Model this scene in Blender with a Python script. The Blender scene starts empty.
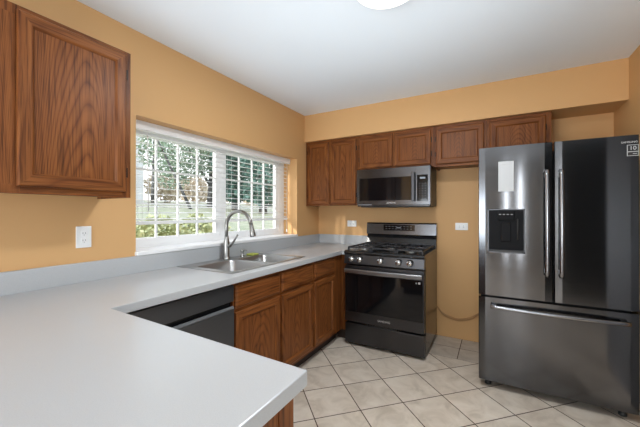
import bpy, bmesh, math, random
from mathutils import Vector, Matrix
S = bpy.context.scene
COL = S.collection
rnd = random.Random(7)

# ------------------------------------------------------------------ camera, sky, lights
cam = bpy.data.objects.new('camera', bpy.data.cameras.new('camera'))
COL.objects.link(cam)
cam.location = (1.978, -3.471, 1.295)
cam.rotation_euler = (math.pi/2 + 0.0019, 0, 0.5135)
cam.data.sensor_width = 36.0
cam.data.lens = 310.2*36/640
cam.data.shift_y = (211.9-213.5)/640
cam.data.clip_start = 0.02
S.camera = cam
S.view_settings.view_transform = 'Standard'
S.view_settings.look = 'None'
S.view_settings.gamma = 1
S.view_settings.exposure = 0.0
S.cycles.use_denoising = True
S.cycles.max_bounces = 8
S.cycles.diffuse_bounces = 5
S.cycles.caustics_reflective = False
S.cycles.sample_clamp_indirect = 6

W = bpy.data.worlds.new('world'); S.world = W; W.use_nodes = True
nt = W.node_tree; bgn = nt.nodes['Background']
tc = nt.nodes.new('ShaderNodeTexCoord'); sx = nt.nodes.new('ShaderNodeSeparateXYZ')
rp = nt.nodes.new('ShaderNodeValToRGB')
rp.color_ramp.elements[0].position = 0.0; rp.color_ramp.elements[0].color = (0.96, 0.97, 0.97, 1)
rp.color_ramp.elements[1].position = 0.8; rp.color_ramp.elements[1].color = (0.72, 0.84, 1.0, 1)
nt.links.new(tc.outputs['Generated'], sx.inputs[0]); nt.links.new(sx.outputs['Z'], rp.inputs[0])
nt.links.new(rp.outputs[0], bgn.inputs['Color']); bgn.inputs['Strength'].default_value = 2.2

sd = bpy.data.lights.new('sun', 'SUN'); sd.energy = 4.2; sd.angle = 0.012; sd.color = (1, 0.96, 0.90)
sun = bpy.data.objects.new('sun', sd); COL.objects.link(sun)
sun.rotation_euler = Vector((1.0, 2.3, -0.93)).to_track_quat('-Z', 'Y').to_euler()
sun.location = (-6, -14, 8)

def area(name, loc, direction, sx_, sy_, power, color=(1, 1, 1), shape='RECTANGLE'):
    l = bpy.data.lights.new(name, 'AREA'); l.shape = shape; l.size = sx_; l.size_y = sy_
    l.energy = power; l.color = color
    o = bpy.data.objects.new(name, l); COL.objects.link(o); o.location = loc
    o.rotation_euler = Vector(direction).to_track_quat('-Z', 'Y').to_euler()
    return o
# fill light added behind the camera, standing for daylight of the dining area
area('fill_patio', (0.85, -6.14, .85), (0, 1, 0), 1.35, 1.6, 92, (0.82, 0.92, 1.0))
area('fill_dining', (2.835, -5.05, 1.25), (-1, 0, 0), 1.3, 1.4, 6, (0.82, 0.92, 1.0))  # side fill added to brighten the left wall and backsplash
area('fill_hall', (4.28, -3.0, 1.2), (-1, 0, 0), 1.6, 1.6, 26, (0.85, 0.93, 1.0))  # side fill added from the hall to brighten the base cabinets
area('daylight_sidelight', (2.075, -6.14, 1.30), (0, 1, 0), .06, 1.7, 8, (0.9, 0.96, 1.0))
area('daylight_sidelight', (2.37, -6.14, 1.30), (0, 1, 0), .07, 1.7, 9, (0.9, 0.96, 1.0))
# upward fill light added in mid-air, standing for a flash bounced off the ceiling
area('fill_bounce', (1.35, -2.0, 1.48), (0, 0, 1), 1.5, 1.5, 7, (.88, .96, 1.0), 'DISK')
# ceiling fixtures: the disc above the aisle; the dining one is unseen, added as fill
DISC = (1.5135, -1.979)
area('lamp_disc', (DISC[0], DISC[1], 2.392), (0, 0, -1), 0.30, 0.30, 23, (0.93, 0.97, 1.0), 'DISK')
area('fill_disc_dining', (1.5, -4.6, 2.392), (0, 0, -1), 0.30, 0.30, 1.5, (1.0, 0.97, 0.93), 'DISK')

# ------------------------------------------------------------------ mesh helpers
class B:
    def __init__(self): self.bm = bmesh.new()
    def _add(self, t, mi=0, smooth=False):
        vm = [self.bm.verts.new(v.co) for v in t.verts]
        t.verts.index_update()
        for f in t.faces:
            try:
                nf = self.bm.faces.new([vm[v.index] for v in f.verts]); nf.material_index = mi if mi else f.material_index; nf.smooth = smooth
            except ValueError: pass
        t.free(); return self
    def box(self, x0, x1, y0, y1, z0, z1, bev=0.0, seg=2, mi=0, rot=None):
        t = bmesh.new()
        bmesh.ops.create_cube(t, size=1)
        c = Vector(((x0+x1)/2, (y0+y1)/2, (z0+z1)/2))
        for v in t.verts:
            v.co = Vector((v.co.x*(x1-x0), v.co.y*(y1-y0), v.co.z*(z1-z0)))
        if bev > 0:
            bmesh.ops.bevel(t, geom=t.edges[:], offset=bev, segments=seg, profile=0.5, affect='EDGES')
        for v in t.verts:
            if rot is not None: v.co = rot @ v.co
            v.co += c
        return self._add(t, mi, False)
    def prism(self, poly, axis, a, b, bev=0.0, mi=0):
        """poly: (p,q) pairs in the two other axes (in xyz order), extruded from a to b along axis"""
        t = bmesh.new()
        def P(p, q, h):
            return {'x': (h, p, q), 'y': (p, h, q), 'z': (p, q, h)}[axis]
        lo = [t.verts.new(P(p, q, a)) for p, q in poly]; hi = [t.verts.new(P(p, q, b)) for p, q in poly]
        n = len(poly)
        t.faces.new(lo); t.faces.new(hi[::-1])
        for i in range(n): t.faces.new([lo[i], hi[i], hi[(i+1) % n], lo[(i+1) % n]])
        bmesh.ops.recalc_face_normals(t, faces=t.faces[:])
        if bev > 0: bmesh.ops.bevel(t, geom=t.edges[:], offset=bev, segments=2, profile=0.5, affect='EDGES')
        return self._add(t, mi)
    def tube(self, pts, r, n=12, mi=0, flat=1.0, cap=True):
        pts = [Vector(p) for p in pts]; rs = r if isinstance(r, (list, tuple)) else [r]*len(pts)
        t = bmesh.new(); rings = []
        prev = None
        for i, p in enumerate(pts):
            d = (pts[min(i+1, len(pts)-1)]-pts[max(i-1, 0)]).normalized()
            if prev is None:
                a = d.orthogonal().normalized()
            else:
                a = (prev - d*prev.dot(d)).normalized()
            prev = a; b = d.cross(a)
            rings.append([t.verts.new(p+(a*math.cos(2*math.pi*k/n)+b*math.sin(2*math.pi*k/n)*flat)*rs[i]) for k in range(n)])
        for i in range(len(rings)-1):
            for k in range(n):
                t.faces.new([rings[i][k], rings[i][(k+1) % n], rings[i+1][(k+1) % n], rings[i+1][k]])
        if cap: t.faces.new(rings[0][::-1]); t.faces.new(rings[-1])
        bmesh.ops.recalc_face_normals(t, faces=t.faces[:])
        return self._add(t, mi, True)
    def lathe(self, prof, c, axis='z', n=32, mi=0, smooth=True):
        """prof: (radius, height) from one end to the other"""
        t = bmesh.new(); rings = []
        for r, h in prof:
            ring = []
            for k in range(n):
                u, v = r*math.cos(2*math.pi*k/n), r*math.sin(2*math.pi*k/n)
                q = {'z': (u, v, h), 'y': (u, h, v), 'x': (h, u, v)}[axis]
                ring.append(t.verts.new(Vector(c)+Vector(q)))
            rings.append(ring)
        for i in range(len(rings)-1):
            for k in range(n):
                t.faces.new([rings[i][k], rings[i][(k+1) % n], rings[i+1][(k+1) % n], rings[i+1][k]])
        t.faces.new(rings[0][::-1]); t.faces.new(rings[-1])
        bmesh.ops.recalc_face_normals(t, faces=t.faces[:])
        return self._add(t, mi, smooth)
    def rings(self, u0, u1, v0, v1, prof, face, h0, mi_v=0, mi_h=0, cap=True, mi_cap=0, back=True):
        """mitred frame: prof = (inset, height) loops. face 'x': u=y v=z out=+x ; face '-y': u=x v=z out=-y"""
        def P(u, v, h):
            return (h0+h, u, v) if face == 'x' else (u, h0-h, v)
        t = bmesh.new(); L = []
        for ins, h in prof:
            L.append([t.verts.new(P(u, v, h)) for u, v in ((u0+ins, v0+ins), (u1-ins, v0+ins), (u1-ins, v1-ins), (u0+ins, v1-ins))])
        for i in range(len(L)-1):
            for k in range(4):
                f = t.faces.new([L[i][k], L[i][(k+1) % 4], L[i+1][(k+1) % 4], L[i+1][k]])
                f.material_index = mi_h if k in (0, 2) else mi_v
        if back: t.faces.new(L[0][::-1])
        if cap:
            f = t.faces.new(L[-1]); f.material_index = mi_cap
        bmesh.ops.recalc_face_normals(t, faces=t.faces[:])
        return self._add(t)
    def build(self, name, mat, parent=None, smooth=None):
        me = bpy.data.meshes.new(name)
        off = parent_world(parent)
        for v in self.bm.verts: v.co -= off
        self.bm.to_mesh(me); self.bm.free()
        for m in (mat if isinstance(mat, (list, tuple)) else [mat]): me.materials.append(m)
        o = bpy.data.objects.new(name, me); COL.objects.link(o)
        if parent is not None: o.parent = parent
        if smooth:
            for p in me.polygons: p.use_smooth = True
        return o

def parent_world(p):
    v = Vector((0, 0, 0))
    while p is not None:
        v += p.location; p = p.parent
    return v
def thing(name, label, cat, loc, group=None):
    o = bpy.data.objects.new(name, None); o.empty_display_size = 0.1; COL.objects.link(o)
    o.location = loc; o['label'] = label; o['category'] = cat
    if group: o['group'] = group
    return o
def tag(o, label, cat, group=None):
    o['label'] = label; o['category'] = cat
    if group: o['group'] = group
    return o
def struct(o): o['kind'] = 'structure'; return o
def rebase(o, loc):
    """move a single-mesh thing's origin to its base"""
    loc = Vector(loc)
    for v in o.data.vertices: v.co -= loc
    o.location = loc; return o
def text(name, s, size, loc, mat, parent, face='-y', extr=0.0004, sx=1.0):
    cu = bpy.data.curves.new(name, 'FONT'); cu.body = s; cu.size = size; cu.extrude = extr
    cu.align_x = 'CENTER'; cu.align_y = 'CENTER'
    tmp = bpy.data.objects.new(name+'_curve', cu); COL.objects.link(tmp)
    bpy.context.view_layer.update()
    me = bpy.data.meshes.new_from_object(tmp.evaluated_get(bpy.context.evaluated_depsgraph_get()))
    bpy.data.objects.remove(tmp)
    R = Matrix.Rotation(math.pi/2, 3, 'X')
    off = parent_world(parent)
    for v in me.vertices: v.co = R @ Vector((v.co.x*sx, v.co.y, v.co.z)) + Vector(loc) - off
    me.name = name; me.materials.clear(); me.materials.append(mat)
    o = bpy.data.objects.new(name, me); COL.objects.link(o); o.parent = parent
    return o

# ------------------------------------------------------------------ materials
def mat(name, col=(.8, .8, .8), rough=.5, metal=0.0, spec=.5, **kw):
    m = bpy.data.materials.new(name); m.use_nodes = True
    p = m.node_tree.nodes['Principled BSDF']
    p.inputs['Base Color'].default_value = (*col, 1); p.inputs['Roughness'].default_value = rough
    p.inputs['Metallic'].default_value = metal; p.inputs['Specular IOR Level'].default_value = spec
    for k, v in kw.items(): p.inputs[k].default_value = v
    return m
def N(m, t, **kw):
    n = m.node_tree.nodes.new(t)
    for k, v in kw.items(): setattr(n, k, v)
    return n
def LK(m, a, b): m.node_tree.links.new(a, b)
def PB(m): return m.node_tree.nodes['Principled BSDF']
def math_(m, op, a, b=None, c=None):
    n = N(m, 'ShaderNodeMath', operation=op)
    for i, v in enumerate((a, b, c)):
        if v is None: continue
        if isinstance(v, (int, float)): n.inputs[i].default_value = v
        else: LK(m, v, n.inputs[i])
    return n.outputs[0]
def ramp(m, fac, stops, interp='LINEAR'):
    r = N(m, 'ShaderNodeValToRGB'); r.color_ramp.interpolation = interp
    e = r.color_ramp.elements
    while len(e) < len(stops): e.new(0.5)
    for el, (p, c) in zip(e, stops): el.position = p; el.color = (*c, 1)
    LK(m, fac, r.inputs[0]); return r.outputs[0]
def noise(m, vec, scale, detail=2, rough=.5, dist=0.0):
    n = N(m, 'ShaderNodeTexNoise'); n.inputs['Scale'].default_value = scale; n.inputs['Detail'].default_value = detail
    n.inputs['Roughness'].default_value = rough; n.inputs['Distortion'].default_value = dist
    if vec is not None: LK(m, vec, n.inputs['Vector'])
    return n.outputs['Fac']
def bump(m, h, strength, dist=0.002):
    b = N(m, 'ShaderNodeBump'); b.inputs['Strength'].default_value = strength; b.inputs['Distance'].default_value = dist
    LK(m, h, b.inputs['Height']); LK(m, b.outputs[0], PB(m).inputs['Normal'])
def objvec(m, scale, rand=True):
    t = N(m, 'ShaderNodeTexCoord'); mp = N(m, 'ShaderNodeMapping'); mp.inputs['Scale'].default_value = scale
    LK(m, t.outputs['Object'], mp.inputs['Vector'])
    if rand:
        oi = N(m, 'ShaderNodeObjectInfo')
        v = N(m, 'ShaderNodeCombineXYZ')
        for i, k in enumerate((7.3, 11.9, 5.1)):
            LK(m, math_(m, 'MULTIPLY', oi.outputs['Random'], k), v.inputs[i])
        LK(m, v.outputs[0], mp.inputs['Location'])
    return mp.outputs[0]

def oak(name, scale, dark, mid, light, rough=.40, arch=None):
    m = mat(name, mid, rough, 0, .18)
    base = objvec(m, scale)
    n1 = noise(m, base, 4.5, 2, .4, .35)
    f = math_(m, 'MULTIPLY', n1, 15.0)
    if arch:
        # plain-sawn panel: stacked cathedral arches
        g = N(m, 'ShaderNodeTexCoord'); sp_ = N(m, 'ShaderNodeSeparateXYZ'); LK(m, g.outputs['Generated'], sp_.inputs[0])
        u = math_(m, 'SUBTRACT', math_(m, 'MULTIPLY_ADD', n1, .5, sp_.outputs[int(arch)]), .75)
        f = math_(m, 'MULTIPLY_ADD', math_(m, 'MULTIPLY', u, u), 42.0, math_(m, 'MULTIPLY_ADD', sp_.outputs[2], 6.0, math_(m, 'MULTIPLY', n1, 9.0)))
    rings = math_(m, 'FRACT', f)
    tri = math_(m, 'ABSOLUTE', math_(m, 'SUBTRACT', math_(m, 'MULTIPLY', rings, 2.0), 1.0))
    c1 = ramp(m, tri, [(0.0, dark), (0.25, mid), (0.7, light), (1.0, light)])
    mp3 = N(m, 'ShaderNodeMapping'); mp3.inputs['Scale'].default_value = tuple(1.0 if q > .5 else .35 for q in scale); LK(m, base, mp3.inputs[0])
    c2 = ramp(m, noise(m, mp3.outputs[0], 42.0, 3, .6), [(.32, dark), (.48, mid), (.68, light)])
    mc = N(m, 'ShaderNodeMix', data_type='RGBA'); mc.inputs[0].default_value = .5 if arch else .55
    LK(m, c1, mc.inputs[6]); LK(m, c2, mc.inputs[7]); c = mc.outputs[2]
    mp2 = N(m, 'ShaderNodeMapping'); mp2.inputs['Scale'].default_value = (1, 1, 1)
    LK(m, base, mp2.inputs[0]); mp2.inputs['Scale'].default_value = tuple(14 if s > .5 else 3.0 for s in scale)
    n2 = noise(m, mp2.outputs[0], 11.0, 2, .6)
    pores = ramp(m, n2, [(0.36, (.42, .38, .36)), (0.5, (1, 1, 1))])
    mx = N(m, 'ShaderNodeMix', data_type='RGBA', blend_type='MULTIPLY'); mx.inputs[0].default_value = .75
    LK(m, c, mx.inputs[6]); LK(m, pores, mx.inputs[7]); LK(m, mx.outputs[2], PB(m).inputs['Base Color'])
    bump(m, n2, .12, .001)
    return m
OD, OM, OL = (.078, .023, .0065), (.178, .056, .015), (.255, .090, .024)
M = {}
M['oak_v'] = oak('oak_upright_grain', (1, 1, .13), OD, OM, OL)
M['oak_h'] = oak('oak_level_grain', (.13, .13, 1), OD, OM, OL)
M['oak_px'] = oak('oak_panel_grain_side_wall', (1, 1, .13), OD, OM, OL, arch='1')
M['oak_py'] = oak('oak_panel_grain_back_wall', (1, 1, .13), OD, OM, OL, arch='0')
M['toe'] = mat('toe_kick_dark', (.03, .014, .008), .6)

def painted(name, col, sc=260, st=.12, rough=.55):
    m = mat(name, col, rough, 0, .3)
    t = N(m, 'ShaderNodeTexCoord')
    n = noise(m, t.outputs['Object'], sc, 2)
    bump(m, n, st, .001)
    return m
M['orange'] = painted('wall_paint_apricot', (.665, .393, .174))
M['greige'] = painted('wall_paint_greige', (.55, .53, .5))
M['hall_shade'] = painted('wall_hall_unlit_tone', (.06, .058, .056))  # dimness of the unlit hall put into its wall colour
M['ceiling'] = painted('ceiling_paint', (.83, .90, .975), 120, .15, .8)
M['white'] = mat('white_vinyl', (.90, .90, .90), .35)
M['sill'] = mat('white_sill_paint', (.90, .90, .90), .3)
M['slat'] = mat('white_blind_slat', (.90, .90, .89), .45)
M['plate'] = mat('white_outlet_plastic', (.83, .83, .82), .3)
M['slot'] = mat('dark_slot', (.05, .05, .05), .6)
def counter():
    m = mat('white_laminate', (.62, .645, .68), .28, 0, .45)
    t = N(m, 'ShaderNodeTexCoord')
    n = noise(m, t.outputs['Object'], 420, 1)
    c = ramp(m, n, [(.3, (.45, .46, .47)), (.6, (.485, .495, .505))])
    LK(m, c, PB(m).inputs['Base Color'])
    return m
M['counter'] = counter()

def brushed(name, col, rough, aniso=.0, along='x', metal=1.0, rot=0.0):
    m = mat(name, col, rough, metal, .5)
    sc = {'x': (3, 3, 420), 'z': (420, 420, 3)}[along]
    v = objvec(m, sc, False)
    n = noise(m, v, 1.0, 2)
    LK(m, math_(m, 'MULTIPLY_ADD', n, .10, rough-.05), PB(m).inputs['Roughness'])
    if aniso:
        PB(m).inputs['Anisotropic'].default_value = aniso
        PB(m).inputs['Anisotropic Rotation'].default_value = rot
        tg = N(m, 'ShaderNodeTangent', direction_type='RADIAL', axis='Z')
        LK(m, tg.outputs[0], PB(m).inputs['Tangent'])
    return m
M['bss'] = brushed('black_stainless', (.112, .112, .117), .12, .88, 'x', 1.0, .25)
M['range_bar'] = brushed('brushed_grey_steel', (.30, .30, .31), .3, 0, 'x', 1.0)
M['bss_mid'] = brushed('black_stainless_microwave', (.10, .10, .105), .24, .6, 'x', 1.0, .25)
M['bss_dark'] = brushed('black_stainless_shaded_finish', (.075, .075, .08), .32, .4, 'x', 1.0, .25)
M['steel'] = brushed('brushed_steel_sink', (.46, .46, .46), .36, .3)
M['nickel'] = mat('brushed_nickel', (.34, .335, .32), .3, 1.0)
M['chrome'] = mat('polished_chrome', (.75, .75, .76), .12, 1.0)
M['handle'] = mat('handle_dark_steel', (.30, .30, .31), .25, 1.0)
M['glass_black'] = mat('black_glass', (.005, .005, .006), .06, 0, .38)
M['black'] = mat('black_enamel', (.012, .012, .013), .22, 0, .5)
M['black_matte'] = mat('black_matte_plastic', (.018, .018, .019), .5)
M['black_dull'] = mat('black_dull_plastic', (.010, .010, .011), .5, 0, .06)
M['iron'] = mat('cast_iron', (.02, .02, .024), .42, 0, .5)
M['dw'] = mat('dishwasher_charcoal', (.10, .102, .108), .3, .7)
M['dw_lip'] = mat('dishwasher_grey_lip', (.125, .13, .137), .4)
M['body_grey'] = mat('appliance_side_grey', (.03, .029, .028), .4, .1)
M['range_side'] = mat('range_side_bronze_black', (.055, .048, .043), .2, 1.0)
M['display'] = mat('display_grey_blue', (.25, .30, .34), .3)
M['print_light'] = mat('silver_print', (.6, .6, .6), .4)
M['print_dim'] = mat('dim_grey_print', (.20, .20, .21), .4)
M['print_faint'] = mat('faint_grey_print', (.03, .03, .033), .4)
M['paper'] = mat('white_paper', (.52, .53, .54), .7)
M['paper_line'] = mat('grey_print', (.45, .46, .47), .7)
M['cord'] = mat('brown_cord', (.48, .27, .11), .5)
M['sponge'] = mat('sponge_yellow_green', (.42, .46, .10), .9)
M['lampwhite'] = mat('lamp_diffuser', (.9, .9, .9), .5)
PB(M['lampwhite']).inputs['Emission Color'].default_value = (1, .985, .96, 1)
PB(M['lampwhite']).inputs['Emission Strength'].default_value = 1.6
M['hinge'] = mat('dark_hinge', (.02, .015, .012), .4, .8)

def floor_mat():
    m = mat('beige_floor_tile', (.55, .5, .43), .35, 0, .25)
    t = N(m, 'ShaderNodeTexCoord'); s = N(m, 'ShaderNodeSeparateXYZ'); LK(m, t.outputs['Object'], s.inputs[0])
    x, y = s.outputs[0], s.outputs[1]
    r2 = 1/math.sqrt(2); T = .311
    u = math_(m, 'MULTIPLY', math_(m, 'ADD', x, y), r2); v = math_(m, 'MULTIPLY', math_(m, 'SUBTRACT', y, x), r2)
    def cell(c, off, size): return math_(m, 'DIVIDE', math_(m, 'SUBTRACT', c, off), size)
    a1, b1 = cell(u, .057, T), cell(v, -1.655, T)
    a2, b2 = cell(x, 1.685, .305), cell(y, -.49, .245)
    near = math_(m, 'MULTIPLY', math_(m, 'GREATER_THAN', y, -.49), math_(m, 'GREATER_THAN', x, 1.40))
    def sel(p, q): return math_(m, 'ADD', math_(m, 'MULTIPLY', p, math_(m, 'SUBTRACT', 1.0, near)), math_(m, 'MULTIPLY', q, near))
    a, b = sel(a1, a2), sel(b1, b2)
    def edge(c): return math_(m, 'ABSOLUTE', math_(m, 'SUBTRACT', math_(m, 'FRACT', math_(m, 'ADD', c, 40.0)), .5))
    e = math_(m, 'MAXIMUM', edge(a), edge(b))
    g = math_(m, 'GREATER_THAN', e, .5-.0112)
    cid = N(m, 'ShaderNodeCombineXYZ')
    LK(m, math_(m, 'FLOOR', a), cid.inputs[0]); LK(m, math_(m, 'FLOOR', b), cid.inputs[1]); LK(m, near, cid.inputs[2])
    wn = N(m, 'ShaderNodeTexWhiteNoise', noise_dimensions='3D'); LK(m, cid.outputs[0], wn.inputs['Vector'])
    ad = N(m, 'ShaderNodeVectorMath', operation='MULTIPLY_ADD')
    LK(m, wn.outputs['Color'], ad.inputs[0]); ad.inputs[1].default_value = (9, 9, 9); LK(m, t.outputs['Object'], ad.inputs[2])
    n = noise(m, ad.outputs[0], 7.0, 5, .6, .8)
    c = ramp(m, n, [(.3, (.55, .465, .375)), (.5, (.68, .59, .49)), (.7, (.76, .675, .575))])
    hv = N(m, 'ShaderNodeMix', data_type='RGBA', blend_type='MULTIPLY'); hv.inputs[0].default_value = 1
    LK(m, c, hv.inputs[6])
    tone = math_(m, 'MULTIPLY_ADD', wn.outputs['Value'], .10, .92)
    # the patch tiles beside the range are a greyer batch
    tone2 = math_(m, 'MULTIPLY', tone, math_(m, 'SUBTRACT', 1.0, math_(m, 'MULTIPLY', near, .22)))
    cc = N(m, 'ShaderNodeCombineColor')
    for i in range(3): LK(m, tone2, cc.inputs[i])
    LK(m, cc.outputs[0], hv.inputs[7])
    mx = N(m, 'ShaderNodeMix', data_type='RGBA'); LK(m, g, mx.inputs[0]); LK(m, hv.outputs[2], mx.inputs[6])
    mx.inputs[7].default_value = (.085, .055, .036, 1)
    LK(m, mx.outputs[2], PB(m).inputs['Base Color'])
    LK(m, math_(m, 'MULTIPLY_ADD', g, .4, .33), PB(m).inputs['Roughness'])
    bump(m, math_(m, 'SUBTRACT', 1.0, g), .4, .002)
    return m
M['floor'] = floor_mat()

# ------------------------------------------------------------------ room shell
H, SY, RW = 2.447, -.3375, 2.846
WY0, WY1, WZ0, WZ1 = -2.3346, -.5006, 1.022, 1.9135
REAR, HALL = -6.2, 4.3
OPEN = -1.80
struct(B().box(-.25, HALL+.1, REAR-.1, .12, -.1, 0).build('floor', M['floor']))
struct(B().box(-.25, HALL+.1, REAR-.1, .12, H, H+.1).build('ceiling', M['ceiling']))
b = B()
b.box(-.25, 0, REAR-.1, WY0, 0, H); b.box(-.25, 0, WY1, .12, 0, H)
b.box(-.25, 0, WY0, WY1, 0, WZ0-.004); b.box(-.25, 0, WY0, WY1, WZ1, H)
struct(b.build('wall_left', M['orange']))
struct(B().box(0, HALL, 0, .12, 0, H).build('wall_back', M['orange']))
struct(B().box(0, RW, SY, 0, 2.134, H).build('wall_soffit', M['orange']))
struct(B().box(RW, RW+.11, OPEN, 0, 0, H).build('wall_right', M['orange']))
struct(B().box(HALL, HALL+.1, REAR, 0, 0, H).build('wall_hall', M['hall_shade']))
struct(B().box(RW, HALL, -4.2, -4.1, 0, H).build('wall_hall_side', M['hall_shade']))
struct(B().box(RW, RW+.11, REAR, -4.2, 0, H).build('wall_right_rear', M['greige']))
b = B()
def rear(x0, x1, z0=0, z1=H): b.box(x0, x1, REAR-.1, REAR, z0, z1)
rear(0, .15); rear(.15, 1.55, 2.15); rear(1.55, 2.03); rear(2.03, 2.12, 0, .4); rear(2.03, 2.12, 2.15); rear(2.12, 2.31)
rear(2.31, 2.43, 0, .4); rear(2.31, 2.43, 2.15); rear(2.43, HALL)
struct(b.build('wall_rear', M['greige']))
b = B()
for x0, x1 in ((.15, .21), (.81, .89), (1.49, 1.55)): b.box(x0, x1, REAR-.08, REAR+.02, 0, 2.15)
b.box(.15, 1.55, REAR-.08, REAR+.02, 2.09, 2.15); b.box(.15, 1.55, REAR-.08, REAR+.02, 0, .1)
struct(b.build('window_2', M['white']))  # unseen glazed doors, put in around the patio fill light
for nm, xw, yc, zc, hy_, hz_ in (('fill_frame_dining', RW, -5.05, 1.25, .66, .71), ('fill_frame_hall', HALL, -3.0, 1.2, .81, .81)):  # unseen window frames added around the dining and hall fill lights
    b = B()
    for sg in (-1, 1):
        b.box(xw-.03, xw, yc+sg*hy_-.03, yc+sg*hy_+.03, zc-hz_-.03, zc+hz_+.03); b.box(xw-.03, xw, yc-hy_, yc+hy_, zc+sg*hz_-.03, zc+sg*hz_+.03)
    b.box(xw-.03, xw, yc-.02, yc+.02, zc-hz_, zc+hz_)
    struct(b.build(nm, M['white']))
# unseen pantry door guessed from the refrigerator's grey strip, darkened to dim its reflection
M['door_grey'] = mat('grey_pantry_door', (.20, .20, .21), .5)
b = B(); b.box(RW-.035, RW, -1.70, -.98, .01, 2.03, .004)
for z0, z1 in ((.2, .95), (1.1, 1.9)): b.box(RW-.045, RW-.03, -1.58, -1.10, z0, z1, .006)
struct(b.build('door_1', M['door_grey']))

# ------------------------------------------------------------------ sink window
GX = -.20
b = B()
b.box(-.25, GX+.012, WY0, WY1, WZ0, 1.06); b.box(-.25, GX+.012, WY0, WY1, 1.885, WZ1)
b.box(-.25, GX+.012, WY0, WY0+.035, 1.06, 1.885); b.box(-.25, GX+.012, WY1-.04, WY1, 1.06, 1.885)
fr = struct(b.build('window_1', M['white']))
def sash(y0, y1, x):
    b = B(); w = .05; z0, z1 = 1.06, 1.885
    b.box(x-.02, x+.02, y0, y1, z0, z0+.055, .004); b.box(x-.02, x+.02, y0, y1, z1-.04, z1, .004)
    b.box(x-.02, x+.02, y0, y0+w, z0+.055, z1-.04, .004); b.box(x-.02, x+.02, y1-w, y1, z0+.055, z1-.04, .004)
    s = b.build('sash', M['white'], fr)
    b = B()
    for k in (1, 2, 3):
        y = y0+w+(y1-y0-2*w)*k/4; b.box(x-.008, x+.008, y-.006, y+.006, z0+.055, z1-.04)
    for k in (1, 2):
        z = z0+.055+(z1-z0-.095)*k/3; b.box(x-.0075, x+.0075, y0+w, y1-w, z-.006, z+.006)
    b.build('muntins', M['white'], s)
    g = bpy.data.materials.get('window_glass')
    if g is None:
        g = bpy.data.materials.new('window_glass'); g.use_nodes = True
        n = g.node_tree; n.nodes.remove(n.nodes['Principled BSDF'])
        tr = n.nodes.new('ShaderNodeBsdfTransparent'); gl = n.nodes.new('ShaderNodeBsdfGlossy'); gl.inputs['Roughness'].default_value = .02
        mx = n.nodes.new('ShaderNodeMixShader'); lw = n.nodes.new('ShaderNodeLayerWeight'); pw = n.nodes.new('ShaderNodeMath'); pw.operation = 'POWER'; pw.inputs[1].default_value = 5; fz = n.nodes.new('ShaderNodeMath'); fz.operation = 'MULTIPLY_ADD'; fz.inputs[1].default_value = .8; fz.inputs[2].default_value = .03; n.links.new(lw.outputs['Facing'], pw.inputs[0]); n.links.new(pw.outputs[0], fz.inputs[0])
        n.links.new(fz.outputs[0], mx.inputs[0]); n.links.new(tr.outputs[0], mx.inputs[1]); n.links.new(gl.outputs[0], mx.inputs[2])
        n.links.new(mx.outputs[0], n.nodes['Material Output'].inputs[0])
    B().box(x-.002, x+.002, y0+w-.003, y1-w+.003, z0+.05, z1-.035).build('pane', g, s)
sash(WY0+.035, -1.475, GX-.005); sash(-1.445, WY1-.10, GX-.012)
b = B(); b.box(GX-.03, GX+.015, -1.475, -1.445, 1.06, 1.885, .003); b.box(GX-.045, GX+.01, WY1-.10, WY1-.04, 1.06, 1.885, .003)
b.build('mullion', M['white'], fr)
struct(B().box(GX, .024, WY0-.006, WY1-.012, 1.022, 1.047, .005).build('trim_1', M['sill']))

# blind
bl = thing('window_blind', 'white horizontal slat blind hanging open in the sink window recess', 'window blind', (-.125, -1.42, 1.21))
b = B(); b.box(-.165, -.105, WY0+.006, WY1-.004, 1.862, 1.905, .003); b.build('headrail', M['slat'], bl)
B().box(-.103, -.091, WY0+.004, WY1-.004, 1.853, 1.9132, .003).build('valance', M['white'], bl)
tilt = Matrix.Rotation(math.radians(6.5), 3, 'Y')
nsl = 14
for i in range(nsl):
    z = 1.815 - i*.0435
    B().box(-.141, -.109, WY0+.012, -.545, z-.002, z+.002, rot=tilt).build('slat', M['slat'], bl)
B().box(-.150, -.100, WY0+.012, -.545, 1.212, 1.236, .004).build('bottom_rail', M['slat'], bl)
for y in (-2.235, -1.80, -1.42, -1.0, -.62):
    b = B()
    for x in (-.0985, -.1515): b.tube([(x, y, 1.215), (x, y, 1.88)], .0009, 6)
    b.build('ladder_cord', M['slat'], bl)
b = B(); b.tube([(-.088, -2.205, 1.86), (-.085, -2.2, 1.30)], .0035, 8); b.build('tilt_wand', M['slat'], bl)
b = B(); b.tube([(-.088, -.575, 1.86), (-.088, -.58, 1.10)], .0015, 6); b.lathe([(.002, 0), (.006, .01), (.006, .03), (.002, .04)], (-.088, -.58, 1.07)); b.build('pull_cord', M['slat'], bl)

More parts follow.
